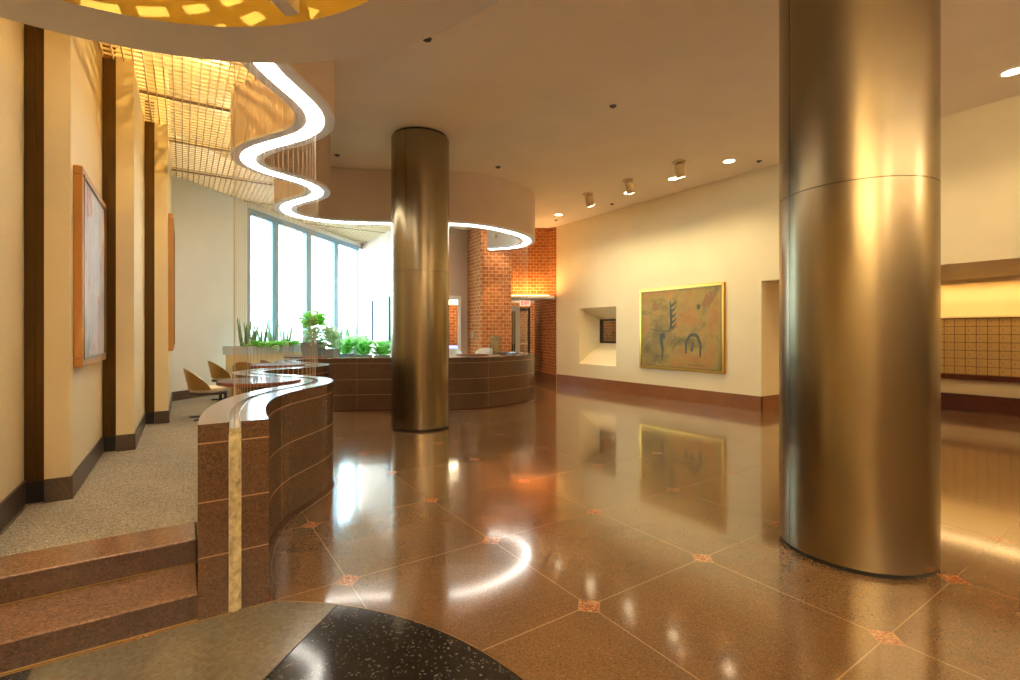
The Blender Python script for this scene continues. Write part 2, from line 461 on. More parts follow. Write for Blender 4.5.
# ------------------------------------------------------------------ floors and steps
struct(MB().box(-3.2, 13.2, -7.2, 20.0, -.1, 0).build('floor', m_floor))
fl = bpy.data.objects['floor']
# round medallion in eight wedges
mc = (-.561, 1.495); R = 1.794
mb = MB()
for w in range(8):
    mb.k = 0 if w % 2 == 0 else 1
    pts = [mc] + [(mc[0] + R * math.cos(PI / 4 * w + PI / 4 * j / 16), mc[1] + R * math.sin(PI / 4 * w + PI / 4 * j / 16)) for j in range(17)]
    pts = [(x, min(y, 3.0)) for x, y in pts]
    for j in range(1, 17): mb.face([(*mc, .002), (*pts[j], .002), (*pts[j + 1], .002)])
mb.k = 2
for w in range(8):
    a = PI / 4 * w; p = (mc[0] + R * math.cos(a), mc[1] + R * math.sin(a)); nx, ny = -math.sin(a) * .003, math.cos(a) * .003
    p = (p[0], min(p[1], 3.0))
    mb.face([(mc[0] - nx, mc[1] - ny, .003), (p[0] - nx, p[1] - ny, .003), (p[0] + nx, p[1] + ny, .003), (mc[0] + nx, mc[1] + ny, .003)])
mb.k = 3
for j in range(96):
    a, b = 2 * PI * j / 96, 2 * PI * (j + 1) / 96
    q = [(mc[0] + r_ * math.cos(g), min(mc[1] + r_ * math.sin(g), 3.0)) for r_, g in ((R, a), (R + .007, a), (R + .007, b), (R, b))]
    mb.face([(*p, .003) for p in q])
struct(mb.build('floor_medallion', [m_black, m_gray, m_seam, m_brass], fl))

WL = [(-.935, 3.02), (-.935, 4.79), (-.82, 4.79), (-.82, 4.745), (-.68, 4.745), (-.68, 6.43), (-.565, 6.43), (-.565, 6.385), (-.42, 6.385),
      (-.42, 8.07), (-.31, 8.07), (-.31, 8.03), (-.165, 8.03), (-.165, 10.52)]
WIN0, WIN1 = (-.165, 10.515), (4.70, 15.38)
DR = [WIN1, D(374, 14.55), D(389, 13.45), D(405, 12.95), D(425, 12.8), D(440, 12.95), D(449, 13.1)]
A_, B_, C_ = D(467.5, 13.4), D(481, 12.62), D(511.5, 12.72)
edge = [off(i, -.10) for i in range(0, NS + 1, 2)]
plat = [(-.9, 3.72), (.14, 3.72)] + [p for p in edge if p[1] > 3.74] + [B_, A_, DR[-1], DR[4], DR[2], WIN1, WIN0, (-.165, 8.03), (-.42, 8.03), (-.42, 6.39), (-.68, 6.39), (-.68, 4.75), (-.9, 4.75)]
struct(MB().prism(plat, .02, UP).build('floor_carpet', m_carpet))
o = bpy.data.objects['floor_carpet']; o['label'] = 'raised floor of speckled beige carpet'
mb = MB(); mb.box(-1.0, .07, 3.45, 3.722, .02, .24)
t = thing('entry_steps', 'two red-brown granite steps with thin gold strips up to the carpet', 'steps', (-.45, 3.02, 0))
def lb(mb, x0, x1, y0, y1, z0, z1): return mb.box(x0 + .45, x1 + .45, y0 - 3.02, y1 - 3.02, z0, z1)
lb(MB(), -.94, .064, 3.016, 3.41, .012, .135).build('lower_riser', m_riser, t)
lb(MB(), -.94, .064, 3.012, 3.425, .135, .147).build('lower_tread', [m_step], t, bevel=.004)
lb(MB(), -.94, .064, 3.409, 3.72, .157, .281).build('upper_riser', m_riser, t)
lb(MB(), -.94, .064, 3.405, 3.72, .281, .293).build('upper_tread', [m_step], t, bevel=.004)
lb(MB(), -.94, .064, 3.025, 3.06, .0, .012).build('gold_strip', m_brass, t)
lb(MB(), -.94, .064, 3.42, 3.45, .147, .157).build('gold_strip', m_brass, t)

# ------------------------------------------------------------------ walls
def base_along(mb, a, b, z0, z1, th, side): mb.wallseg(a, b, z0, z1, th, side)
HI = 5.1
mb = MB()
segs = [(WL[0], WL[1]), (WL[4], WL[5]), (WL[8], WL[9]), (WL[12], WL[13])]
for n_, (a, b) in enumerate(segs): mb.wallseg((a[0], a[1] + (.13 if n_ else 0)), (b[0], b[1] + .05), 0, HI, .3, -1)
for k in (3, 7, 11):
    a, b = WL[k], WL[k + 1]; mb.box(a[0] - .002, b[0], a[1], a[1] + .13, 0, HI); mb.box(a[0] - .3, a[0], a[1] + .06, a[1] + .13, 0, HI)
mb.box(-3.1, -.935, 2.95, 3.02, 0, HI); mb.box(-3.1, -3.0, -7, 2.95, 0, HI)
struct(mb.build('wall_left', m_wallL))
mb = MB(); e = .014
for n_, (a, b) in enumerate(segs):
    mb.box(a[0], a[0] + e, a[1] + (0.0 if n_ else .7), b[1], UP, UP + .165)
for k in (3, 7, 11):
    a, b = WL[k], WL[k + 1]; mb.box(a[0], b[0] + e, a[1] - e, a[1] - .0005, UP, UP + .165)
struct(mb.build('baseboard_left', m_baseL))
for k, lab in ((1, 'dark bronze upright strip beside the leftmost wall panel'), (5, 'dark bronze upright strip just past the large framed painting'), (9, 'dark bronze upright strip at the last wall step before the far corner')):
    a, b = WL[k], WL[k + 1]; L_ = b[0] - a[0]
    t = thing('bronze_pilaster', lab, 'pilaster', (a[0], a[1], UP), 0, 'bronze strips between the wall panels')
    MB().box(.002, L_, -.004, .05, 0, GRID - UP + .3).build('face_plate', m_bronze, t)
    MB().box(.045, .06, -.016, -.004, .16, GRID - UP + .2).build('rib', m_bronze, t)
    MB().box(.0, L_, -.018, -.005, .0, .15).build('foot_plate', m_seam, t)

# window wall at 45 degrees
q2 = math.sqrt(.5)
def wp(s, o=0.0): return (WIN0[0] + s * q2 + o * q2, WIN0[1] + s * q2 - o * q2)
S1, S2 = 1.87, math.hypot(WIN1[0] - WIN0[0], WIN1[1] - WIN0[1])
HEAD = 4.13
mb = MB(); mb.wallseg(wp(-.3), wp(S1), 0, HI, .2, -1)
mb.wallseg(wp(S1), wp(S2 + .2), HEAD, HI, .2, -1); mb.wallseg(wp(S1), wp(S2 + .2), 0, .6, .2, -1)
struct(mb.build('wall_far', m_white))
mb = MB(); mb.wallseg(wp(.0, .014), wp(3.2, .014), UP, UP + .165, .013, -1); struct(mb.build('baseboard_far', m_baseL))
mul = [S1, 2.80, 4.11, 5.42, 6.72]
for i in range(4):
    a, b = mul[i], mul[i + 1]
    mb = MB()
    mb.wallseg(wp(a, -.02), wp(a + .11, -.02), .6, HEAD, .12, -1); mb.wallseg(wp(b - .11, -.02), wp(b, -.02), .6, HEAD, .12, -1)
    mb.wallseg(wp(a + .05, -.02), wp(b - .05, -.02), HEAD - .07, HEAD, .12, -1); mb.wallseg(wp(a + .05, -.02), wp(b - .05, -.02), .6, .66, .12, -1)
    o = struct(mb.build('window_%d' % (i + 1), m_frameblue))
    mb = MB(); mb.wallseg(wp(a + .05, -.06), wp(b - .05, -.06), .66, HEAD - .07, .006, -1); mb.build('pane', m_glass, o)
# header rail below the grid
mb = MB(); mb.wallseg(wp(S1, .012), wp(S2, .012), HEAD + .0, HEAD + .06, .03, -1); struct(mb.build('trim_1', m_frameblue))

# curved drum wall with slit windows, flat bit with a doorway
dr = catmull(DR[:-1], 8)
mb = MB()
for i in range(len(dr) - 1):
    mb.face([(*dr[i], 0), (*dr[i + 1], 0), (*dr[i + 1], HI), (*dr[i], HI)])
d0 = dr[-1]; dA, dB = D(458.8, 13.25), D(461, 13.28)
for a, b, z0, z1 in ((d0, D(458.5, 13.25), 2.42, HI), (D(458.5, 13.25), A_, 0, HI)): mb.face([(*a, z0), (*b, z0), (*b, z1), (*a, z1)])
struct(mb.build('wall_drum', m_pink, smooth=True))
t = struct(MB().wallseg(D(457.6, 13.22), D(460.6, 13.24), UP, 2.5, .06, 1).build('door_1', m_white))
MB().wallseg(D(440, 13.0), D(457.6, 13.22), 2.42, 2.5, .06, 1).build('door_head', m_white, t)
for xa, dd, z0, z1, lab in ((372, 14.5, 1.27, 2.47, 'narrow upright slit window in the curved white wall, left one'), (389.3, 13.36, 1.25, 2.5, 'narrow upright slit window in curved white wall, right one partly behind column')):
    best = min(range(len(dr)), key=lambda i: abs((COSY * dr[i][0] - SINY * dr[i][1]) / (SINY * dr[i][0] + COSY * dr[i][1]) * 488 + 510 - xa))
    p, q = dr[max(0, best - 1)], dr[min(len(dr) - 1, best + 1)]; L = math.hypot(q[0] - p[0], q[1] - p[1]); tx, ty = (q[0] - p[0]) / L, (q[1] - p[1]) / L
    c = dr[best]; hw = .085
    a = (c[0] - tx * hw, c[1] - ty * hw); b = (c[0] + tx * hw, c[1] + ty * hw)
    mb = MB(); mb.wallseg(a, b, z0, z1, .05, 1)
    o = tag(mb.build('slit_window', m_slit), lab, 'window', 'slit windows in the curved wall')
# room behind the doorway
mb = MB(); a, b = D(430, 15.2), D(470, 15.4); mb.wallseg(a, b, 0, 3.2, .1, -1); struct(mb.build('wall_back_room', m_brick))
mb = MB(); mb.wallseg(D(444, 14.2), D(458, 14.2), 2.36, 2.46, .5, -1); tag(mb.build('ceiling_light_panel', m_lamp), 'bright light panel at the top of the doorway behind the desk', 'ceiling light')
mb = MB(); mb.wallseg(D(446, 14.8), D(460, 14.8), .85, 1.12, .05, -1); tag(mb.build('wall_screen', m_screen), 'blue glowing screen low in doorway beside the steel column', 'screen')

# right wall, opening to the mailbox alcove, splayed niche
RV = 9.15
mb = MB()
def rw(u0, u1, z0, z1): mb.box(RV, RV + .12, u0, u1, z0, z1)
rw(5.05, 8.8, 0, CEIL); rw(8.8, 10.2, 0, .65); rw(8.8, 10.2, 2.18, CEIL); rw(10.2, 11.19, 0, CEIL); rw(-7, 5.05, 2.49, CEIL)
mb.box(RV + .12, 12.7, 5.05, 5.2, 0, 2.6)
mb.box(RV + .12, 12.7, -7, 5.05, 2.49, 2.6)
struct(mb.build('wall_right', m_wall))
mb = MB()
O = [(RV, 8.8, .65), (RV, 10.2, .65), (RV, 10.2, 2.18), (RV, 8.8, 2.18)]; I = [(RV + .62, 9.3, 1.22), (RV + .62, 10.0, 1.22), (RV + .62, 10.0, 1.88), (RV + .62, 9.3, 1.88)]
for i in range(4):
    j = (i + 1) % 4; mb.face([O[j], O[i], I[i], I[j]])
struct(mb.build('wall_niche', m_wall))
t = struct(MB().box(RV + .60, RV + .66, 9.3, 10.0, 1.22, 1.27).box(RV + .60, RV + .66, 9.3, 10.0, 1.83, 1.88).box(RV + .60, RV + .66, 9.3, 9.4, 1.27, 1.83).box(RV + .60, RV + .66, 9.93, 10.0, 1.27, 1.83).build('window_5', m_dark))
MB().box(RV + .64, RV + .645, 9.4, 9.93, 1.27, 1.83).build('pane', m_glass, t)
struct(MB().box(RV + 1.4, RV + 1.5, 8.4, 12, .3, 2.8).build('wall_beyond_niche', m_brick))
mb = MB(); mb.box(RV - .02, RV, 5.03, 11.15, 0, .29); mb.box(RV - .02, 12.62, 5.03, 5.05, 0, .29); struct(mb.build('baseboard_right', m_baseR))
struct(MB().box(12.65, 12.75, -7, 5.2, 0, 2.6).build('wall_alcove', m_wall))
struct(MB().box(12.60, 12.65, -7, 5.03, 0, .31).build('baseboard_alcove', m_dkred))
struct(MB().box(-3.1, 12.8, -7.1, -7, 0, HI).build('wall_behind', m_dim))
struct(MB().box(-3.0, 9.1, -7.0, -6.55, 3.55, 3.62).box(-3.0, 9.1, -6.6, -6.55, 3.62, 3.75).build('trim_3', m_wall))  # unseen ledge added to carry the fill light at the back
light('AREA', 'added_fill_uplight', (3.0, -6.75, 3.68), 640, (1, .93, .80), shape='RECTANGLE', size=11.5, size_y=.3, rot=(PI - .5, 0, 0))  # added out of view to brighten the ceiling
struct(MB().box(-3.0, -2.5, -6.5, 2.6, 3.35, 3.42).box(-2.55, -2.5, -6.5, 2.6, 3.42, 3.52).build('trim_4', m_wall))  # second unseen ledge, added for the fill light on the left
light('AREA', 'added_fill_uplight', (-2.75, -2.0, 3.46), 520, (1, .93, .80), shape='RECTANGLE', size=.3, size_y=8.5, rot=(PI, -.6, 0))  # second added light, out of view, lifts the ceiling from the left
# alcove hanging bulkhead with a lamp behind it
mb = MB(); mb.box(12.0, 12.04, -7, 5.05, 2.41, 2.49); struct(mb.build('trim_2', m_wall))
tag(MB().box(12.2, 12.26, -5, 4.9, 2.44, 2.47).build('cove_lamp', m_cove), 'warm linear lamp washing the wall above the mailboxes', 'ceiling light')
light('AREA', 'alcove_wash', (12.35, 1.6, 2.42), 14, (1, .72, .34), shape='RECTANGLE', size=.1, size_y=6.6)

# brick pier, brick wall with lit ledge, vestibule
mb = MB(); bk = ((A_[0] + C_[0]) / 2 + .9, (A_[1] + C_[1]) / 2 + .9)
mb.prism([A_, B_, C_, D(511.5, 13.45)], 0, HI); struct(mb.build('wall_brick_pier', m_brick))
E0, E1, E2, E3 = D(495, 14.45), D(548, 14.55), D(557.2, 14.41), D(534.6, 16.4)
mb = MB(); mb.wallseg(E0, E1, 2.56, CEIL, .15, -1); mb.wallseg(E1, E2, 2.56, CEIL, .15, -1); mb.wallseg(E3, E2, 0, 2.62, .15, -1)
struct(mb.build('wall_brick', m_brick))
mb = MB(); mb.wallseg(E3, E2, 0, .24, .02, 1); struct(mb.build('baseboard_brick', m_baseR))
mb = MB(); mb.prism([D(507, 13.9), D(553, 13.9), D(555, 14.5), E0], 2.49, 2.56); o = tag(mb.build('lit_ledge', m_rim), 'pale ledge over entrance doors with glowing light on the brick above', 'ledge')
mb = MB(); mb.prism([E0, E1, D(560, 17), D(500, 17)], 2.57, 2.62); struct(mb.build('ceiling_vestibule', m_ceil))
a = Vector(D(509, 14.25)); b = Vector(D(549, 14.3)); mb = MB(); mb.tube([(a.x, a.y, 2.59), (b.x, b.y, 2.59)], .02, 8)
tag(mb.build('uplight_tube', m_cove), 'amber tube lamp lying on ledge at the foot of brick', 'ceiling light')
mid = (a + b) / 2
l = light('AREA', 'brick_uplight', (mid.x, mid.y, 2.62), 16, AMBER, shape='RECTANGLE', size=1.1, size_y=.08); l.rotation_euler = (PI, 0, math.atan2(b.y - a.y, b.x - a.x))
mb = MB(); mb.wallseg(D(490, 17.6), D(545, 17.6), 0, 2.62, .1, -1); struct(mb.build('wall_vestibule', m_brick))
mb = MB()
a, b = D(511, 15.6), D(520, 15.6)
t = struct(MB().wallseg(D(515.5, 15.6), D(519.8, 15.6), 0, 2.35, .08, -1).wallseg(D(505, 15.6), D(508, 15.6), 0, 2.35, .08, -1).wallseg(D(508, 15.6), D(515.5, 15.6), 2.2, 2.35, .08, -1).build('door_2', m_silver))
MB().wallseg(D(508, 15.62), D(515.5, 15.62), .05, 2.2, .02, -1).build('pane', m_glassgr, t)
t = struct(MB().wallseg(D(528.2, 15.5), D(530.2, 15.5), 0, 2.3, .5, -1).wallseg(D(520, 15.7), D(528.2, 15.7), 2.2, 2.3, .06, -1).wallseg(D(520, 15.7), D(528.2, 15.7), 0, .12, .06, -1).wallseg(D(520, 15.7), D(528.2, 15.7), .8, .9, .06, -1).build('door_3', m_dark))
MB().wallseg(D(520, 15.75), D(528.2, 15.75), .12, 2.2, .02, -1).build('pane', m_glass, t)
MB().wallseg(D(521, 15.66), D(527.5, 15.66), 1.13, 1.2, .04, 1).build('push_bar', m_chrome, t)
light('POINT', 'vestibule_lamp', (*D(521, 16.9), 2.3), 8, WARM, shadow_soft_size=.1)
struct(MB().wallseg((4.8, 15.5), (5.6, 19.6), 0, 5.2, .1, -1).wallseg((5.5, 19.6), (13.2, 19.6), 0, 5.2, .1, -1).wallseg((13.2, 19.6), (13.2, 5.1), 0, 5.2, .1, -1).build('wall_outer', m_wall))
struct(MB().prism([(-3.2, -7.2), (13.3, -7.2), (13.3, 19.7), (5.5, 19.7), (4.6, 15.6), (-.4, 10.7), (-1.1, 3.1), (-3.2, 3.1)], 5.12, 5.2).build('ceiling_roof', m_ceil))
light('POINT', 'back_room_lamp', (*D(452, 14.5), 2.2), 14, WARM, shadow_soft_size=.1)
light('POINT', 'added_niche_fill', (RV + 1.0, 9.9, 2.4), 10, WARM, shadow_soft_size=.1)  # added unseen lamp, brightens the brick beyond the niche window
# exit sign
ex = thing('exit_sign', 'small lit sign with red EXIT letters hanging over the glass entrance doors', 'sign', (*D(525, 14.8), 2.40), -.5635)
MB().box(-.16, .16, 0, .03, -.085, .085).build('sign_box', m_exit, ex)
MB().box(-.01, .01, .005, .025, .085, .17).build('hanger', m_chrome, ex)
def glyph(mb, g, x, s=.012):
    for r_, row in enumerate(g):
        for c_, ch in enumerate(row):
            if ch == '#': mb.box(x + c_ * s, x + (c_ + 1) * s, -.004, .0, .042 - (r_ + 1) * s * 1.4 + .018, .042 - r_ * s * 1.4 + .018)
G = {'E': ['####', '#...', '###.', '#...', '####'], 'X': ['#..#', '#..#', '.##.', '#..#', '#..#'], 'I': ['#', '#', '#', '#', '#'], 'T': ['###', '.#.', '.#.', '.#.', '.#.']}
mb = MB(); x = -.11
for ch in 'EXIT': glyph(mb, G[ch], x, .0155); x += (len(G[ch][0]) + 1) * .0155
mb.build('letters', m_red, ex)
# switch plate by the pier
p = D(468.5, 13.3); tag(MB().wallseg((p[0] - .04, p[1] - .25), (p[0] + .03, p[1] - .25), 1.33, 1.55, .02, 1).box(p[0] - .015, p[0] + .005, p[1] - .285, p[1] - .25, 1.4, 1.47).build('switch_plate', m_white), 'small white switch plate on the left side of brick pier', 'switch')

# ------------------------------------------------------------------ ceilings
outer = [off(i, .17) for i in range(0, NS + 1, 2)]
cp = [(-3.1, 3.1)] + [(-.1, 3.1)] + outer + [(B_[0], B_[1]), (C_[0], C_[1]), D(505, 15.0), D(560, 15.0), (RV + .1, 11.3), (RV + .1, -7.1), (-3.1, -7.1)]
struct(MB().prism(cp, CEIL, CEIL + .1).build('ceiling', m_ceil))
inner = [off(i, -.175) for i in range(0, NS + 1, 2)]
gp = [(-.95, 3.12), (.05, 3.12)] + [p for p in inner if p[1] > 3.13] + [B_, A_, dr[-1], dr[30], dr[20], dr[12], WIN1, WIN0, (-.165, 8.05), (-.42, 8.05), (-.42, 6.4), (-.68, 6.4), (-.68, 4.8), (-.93, 4.8)]
def cuts(axis, c):
    r = []
    n = len(gp)
    for i in range(n):
        a, b = gp[i], gp[(i + 1) % n]
        a0, b0 = a[axis], b[axis]
        if (a0 <= c) != (b0 <= c):
            t = (c - a0) / (b0 - a0); r.append(a[1 - axis] + (b[1 - axis] - a[1 - axis]) * t)
    r.sort(); return [(r[i], r[i + 1]) for i in range(0, len(r) - 1, 2)]
mb = MB(); x = -.92
while x < 7:
    for y0, y1 in cuts(0, x): mb.box(x - .005, x + .005, y0, y1, GRID - .004, GRID + .04)
    x += .0833
y = 3.14
while y < 15.3:
    for x0, x1 in cuts(1, y): mb.box(x0, x1, y - .006, y + .006, GRID + .006, GRID + .024)
    y += .10
g = struct(mb.build('ceiling_grid', m_blade, autouv=False))
mb = MB(); y = 4.0
while y < 15:
    for x0, x1 in cuts(1, y): mb.box(x0, x1, y - .012, y + .012, GRID - .004, GRID + .05)
    y += 1.55
mb.build('runner', m_runner, g, autouv=False)
struct(MB().prism(gp, 5.05, 5.1).build('ceiling_plenum', m_plenum))
for i, (x, y, e, c) in enumerate([(-.2, 4.2, 34, (1, .70, .22)), (.15, 5.7, 34, (1, .70, .22)), (.3, 7.3, 28, (1, .73, .27)), (.75, 8.9, 17, (1, .84, .55)), (1.2, 10.5, 12, (1, .95, .85)), (2.8, 11.6, 15, (.92, .97, 1)), (4.6, 12.2, 15, (.92, .97, 1)), (5.2, 10.4, 13, (1, .95, .88))]):
    light('POINT', 'plenum_lamp', (x, y, 4.86), e * .7, c, shadow_soft_size=.008)

# ring soffit near the viewpoint
rc = (-.561, 1.495)
t = thing('ring_soffit', 'round pale drop-ceiling ring with spokes and a gold lit inside, above the floor medallion', 'ceiling ring', (rc[0], rc[1], 3.0))
ro, ri = 1.785, 1.363
mb = MB(); n = 128
for k in range(n):
    a, b = 2 * PI * k / n, 2 * PI * (k + 1) / n
    def P(r, g, z, ox=0.0, oy=0.0):
        x, y = r * math.cos(g) + ox, r * math.sin(g) + oy
        return (x, min(y, 2.94 - rc[1]) if x + rc[0] < -.94 else y, z)
    Q = lambda r, g, z: P(r, g, z, .033, .098)
    mb.face([Q(ri, a, 0), Q(ri, b, 0), P(ro, b, 0), P(ro, a, 0)]); mb.face([P(ro, a, 0), P(ro, b, 0), P(ro, b, 1.6), P(ro, a, 1.6)])
    mb.face([Q(ri, a, .06), P(ro, a, .06), P(ro, b, .06), Q(ri, b, .06)])
mb.build('soffit', m_rim, t, smooth=True)
mb = MB()
for k in range(n):
    a, b = 2 * PI * k / n, 2 * PI * (k + 1) / n
    mb.face([Q(ri, b, 0), Q(ri, a, 0), Q(ri, a, 1.2), Q(ri, b, 1.2)])
mb.lathe([(ri, 1.2), (.001, 1.25)], 64, c=(.033, .098), caps=False)
mb.build('inner_drum', flat('gold drum paint', (214, 186, 96), 0.6), t, smooth=True)
for w in range(8):
    a = PI / 4 * w; nx, ny = -math.sin(a) * .035, math.cos(a) * .035; c_, s_ = math.cos(a), math.sin(a)
    mb = MB(); mb.prism([(.0 + nx, ny), (ri * 1.03 * c_ + nx, ri * 1.03 * s_ + ny), (ri * 1.03 * c_ - nx, ri * 1.03 * s_ - ny), (-nx, -ny)], 0.002, .16)
    mb.build('spoke', m_rim, t)
mb = MB(); 
for k in range(-10, 11):
    w_ = .125 * k
    if abs(w_) < ri - .05:
        h = math.sqrt((ri - .11) ** 2 - w_ * w_) if abs(w_) < ri - .12 else .1
        mb.box(w_ - .017, w_ + .017, -h, h, .30, .325); mb.box(-h, h, w_ - .017, w_ + .017, .30, .325)
mb.build('lattice', m_bronze, t)
light('POINT', 'ring_lamp', (rc[0] + .1, rc[1] + .2, 3.75), 70, (1, .82, .40), shadow_soft_size=.006)

# ------------------------------------------------------------------ steel columns
def column(loc, label, seam_rot):
    t = thing('steel_column', label, 'column', (loc[0], loc[1], 0), seam_rot, 'brushed steel columns'); r = .457
    MB().lathe([(r - .012, 0), (r - .012, .03)], 96).build('base_ring', m_seam, t, smooth=True)
    MB().lathe([(r, .03), (r, 2.452)], 128).build('lower_panel', m_steel, t, smooth=True)
    MB().lathe([(r, 2.456), (r, CEIL - .04)], 128).build('upper_panel', m_steel, t, smooth=True)
    MB().lathe([(r - .01, 2.45), (r - .01, 2.458)], 96).build('seam_ring', m_seam, t, smooth=True)
    MB().lathe([(r - .03, CEIL - .04), (r - .03, CEIL)], 96).build('top_ring', m_seam, t, smooth=True)
    MB().box(r - .002, r + .0006, -.0018, .0018, .03, CEIL - .05).build('vertical_seam', m_seam, t)
    return t
# seam faces a bearing
column((3.895, 1.495), 'huge brushed steel column nearest the viewer, cut off by the picture top', math.atan2(-1.495 , -3.895) - .93)
column((3.167, 7.30), 'smaller looking brushed steel column standing in front of the curved desk wall', math.atan2(-7.3, -3.167) - .5)

# ------------------------------------------------------------------ pictures
def frame_x(name, label, v, u0, u1, z0, z1, art, fm, inner, w, dep, sgn, extra=None):
    """a framed picture hung on a wall of constant x; sgn = direction its face looks"""
    t = thing(name, label, 'painting', (v, (u0 + u1) / 2, (z0 + z1) / 2)); hu, hz = (u1 - u0) / 2, (z1 - z0) / 2
    X = sorted((0, sgn * dep)); mb = MB()
    for a in ((-hu, hu, hz - w, hz), (-hu, hu, -hz, -hz + w), (-hu, -hu + w, -hz + w, hz - w), (hu - w, hu, -hz + w, hz - w)): mb.box(X[0], X[1], a[0], a[1], a[2], a[3])
    mb.build('frame', fm, t, bevel=.008)
    X2 = sorted((sgn * .01, sgn * (dep + .006))); w2 = w * .72; mb = MB(); i_ = w * .28
    for a in ((-hu + w - i_, hu - w + i_, hz - w, hz - w + i_), (-hu + w - i_, hu - w + i_, -hz + w - i_, -hz + w), (-hu + w - i_, -hu + w, -hz + w, hz - w), (hu - w, hu - w + i_, -hz + w, hz - w)): mb.box(X2[0], X2[1], a[0], a[1], a[2], a[3])
    mb.build('inner_molding', inner, t)
    X3 = sorted((sgn * .004, sgn * (dep - .008))); mb = MB(); mb.box(X3[0], X3[1], -hu + w, hu - w, -hz + w, hz - w)
    if extra: extra(mb, sgn * (dep - .0065))
    mb.build('canvas', art, t)
    return t
def marks(mb, x):
    # y runs away from the viewer = leftwards in the picture
    def stroke(pts, w, k):
        mb.k = k
        for (a, b), (ww0, ww1) in zip(zip(pts, pts[1:]), zip(w, w[1:])):
            d = math.hypot(b[0] - a[0], b[1] - a[1]); nx, ny = -(b[1] - a[1]) / d, (b[0] - a[0]) / d
            mb.face([(x, a[0] + nx * ww0, a[1] + ny * ww0), (x, b[0] + nx * ww1, b[1] + ny * ww1), (x, b[0] - nx * ww1, b[1] - ny * ww1), (x, a[0] - nx * ww0, a[1] - ny * ww0)])
    stroke([(.22, .62), (.19, .3), (.2, .02), (.26, -.06)], [.012, .03, .028, .008], 1)
    for z in (.5, .38, .24, .12, .0): stroke([(.19, z), (.10, z + .05), (.05, z + .12)], [.03, .02, .004], 1)
    stroke([(.80, .0), (.55, -.06), (.20, -.06), (.04, .04)], [.006, .01, .01, .006], 1)
    stroke([(.44, -.12), (.46, -.3), (.42, -.5), (.44, -.72)], [.06, .05, .03, .01], 1)
    stroke([(.40, -.1), (.36, -.26)], [.035, .006], 1)
    stroke([(-.52, .50), (-.50, .40)], [.05, .03], 1)
    stroke([(-.20, -.55), (-.2, -.3), (-.32, -.14), (-.48, -.16), (-.56, -.36), (-.55, -.62)], [.02, .03, .035, .035, .03, .02], 1)
    stroke([(-.34, -.5), (-.38, -.3)], [.03, .02], 1)
    stroke([(-.62, .46), (-.78, .66), (-.92, .72)], [.05, .11, .03], 2)
    stroke([(.66, .64), (.6, .42)], [.02, .10], 2)
    stroke([(-.25, -.79), (-.7, -.80)], [.006, .006], 1)
    mb.k = 0
frame_x('framed_painting', 'wide gold-framed ochre abstract painting on the right cream wall', RV, 5.79, 8.0, .67, 2.54, [m_art, m_ink, m_inkr], m_gold, m_brass, .075, .05, -1, marks)
frame_x('framed_painting', 'tall abstract grey and rust painting in orange wood frame, nearest on left wall', -.68, 4.84, 6.2, 1.24, 2.76, [m_art1], m_wood, m_brass, .07, .055, 1)
frame_x('framed_painting', 'tall narrow-seen orange-framed painting at the far end of left wall', -.165, 8.2, 9.7, 1.25, 3.15, [m_art2], m_wood, m_brass, .07, .055, 1)

# ------------------------------------------------------------------ mailboxes
t = thing('mailbox_bank', 'bank of small brass mailbox doors in the lit alcove at right', 'mailboxes', (12.65, 0, 0))
MB().box(-.12, -.001, 1.98, 4.0, .70, 1.79).build('cabinet', m_maildk, t)
mb = MB(); mb.box(-.15, 0, 1.96, 4.02, 1.79, 1.82); mb.build('top_trim', m_wall, t)
mb = MB(); mb.box(-.128, -.12, -.0735, .0735, -.071, .071); d0_ = mb.build('mailbox_door', m_mail, t, bevel=.004)
mb = MB(); mb.box(-.132, -.128, .022, .036, -.008, .012); k0 = mb.build('lock', m_maildk, d0_)
first = True
for c in range(13):
    if c >= 12: break
    for r in range(7):
        pos = (0, 2.06 + c * .157, .78 + r * .1535)
        if first: d0_.location = pos; first = False; continue
        e = d0_.copy(); C.objects.link(e); e.parent = t; e.location = pos
        f = k0.copy(); C.objects.link(f); f.parent = e
tag(MB().box(12.40, 12.65, -4, 5.02, .61, .70).build('granite_shelf', m_dkred, bevel=.006), 'long dark red granite shelf under the mailboxes', 'shelf')

# ------------------------------------------------------------------ ceiling fittings
def can(loc, label, first=None):
    if first: return dup(first, loc, 0, label)
    t = thing('spot_light', label, 'ceiling spotlight', loc, 0, 'cylinder spotlights on the ceiling')
    MB().lathe([(.12, -.018), (.125, 0)], 28).build('canopy', m_spot, t, smooth=True)
    o = MB().lathe([(.078, -.28), (.085, -.275), (.085, -.05), (.03, -.012)], 28).build('can', m_spot, t, smooth=True); o.rotation_euler = (0, -.28, -.1)
    o2 = MB().lathe([(.06, -.283), (.06, -.281)], 20).build('lens', m_lamp, o, smooth=True)
    return t
cans = [((7.58, 8.15, CEIL), 'cylinder ceiling spotlight farthest from viewer, leftmost of the three'), ((7.57, 6.94, CEIL), 'cylinder ceiling spotlight in middle of the three'), ((7.54, 5.70, CEIL), 'cylinder ceiling spotlight nearest the big column, rightmost of the three')]
f0 = None
for p, lab in cans:
    r = can(p, lab, f0); f0 = f0 or r
    l = light('SPOT', 'can_beam', (p[0] + .1, p[1], p[2] - .34), 40, WARM, spot_size=1.7, spot_blend=.9, shadow_soft_size=.05); aim(l, (RV, p[1], 1.7))
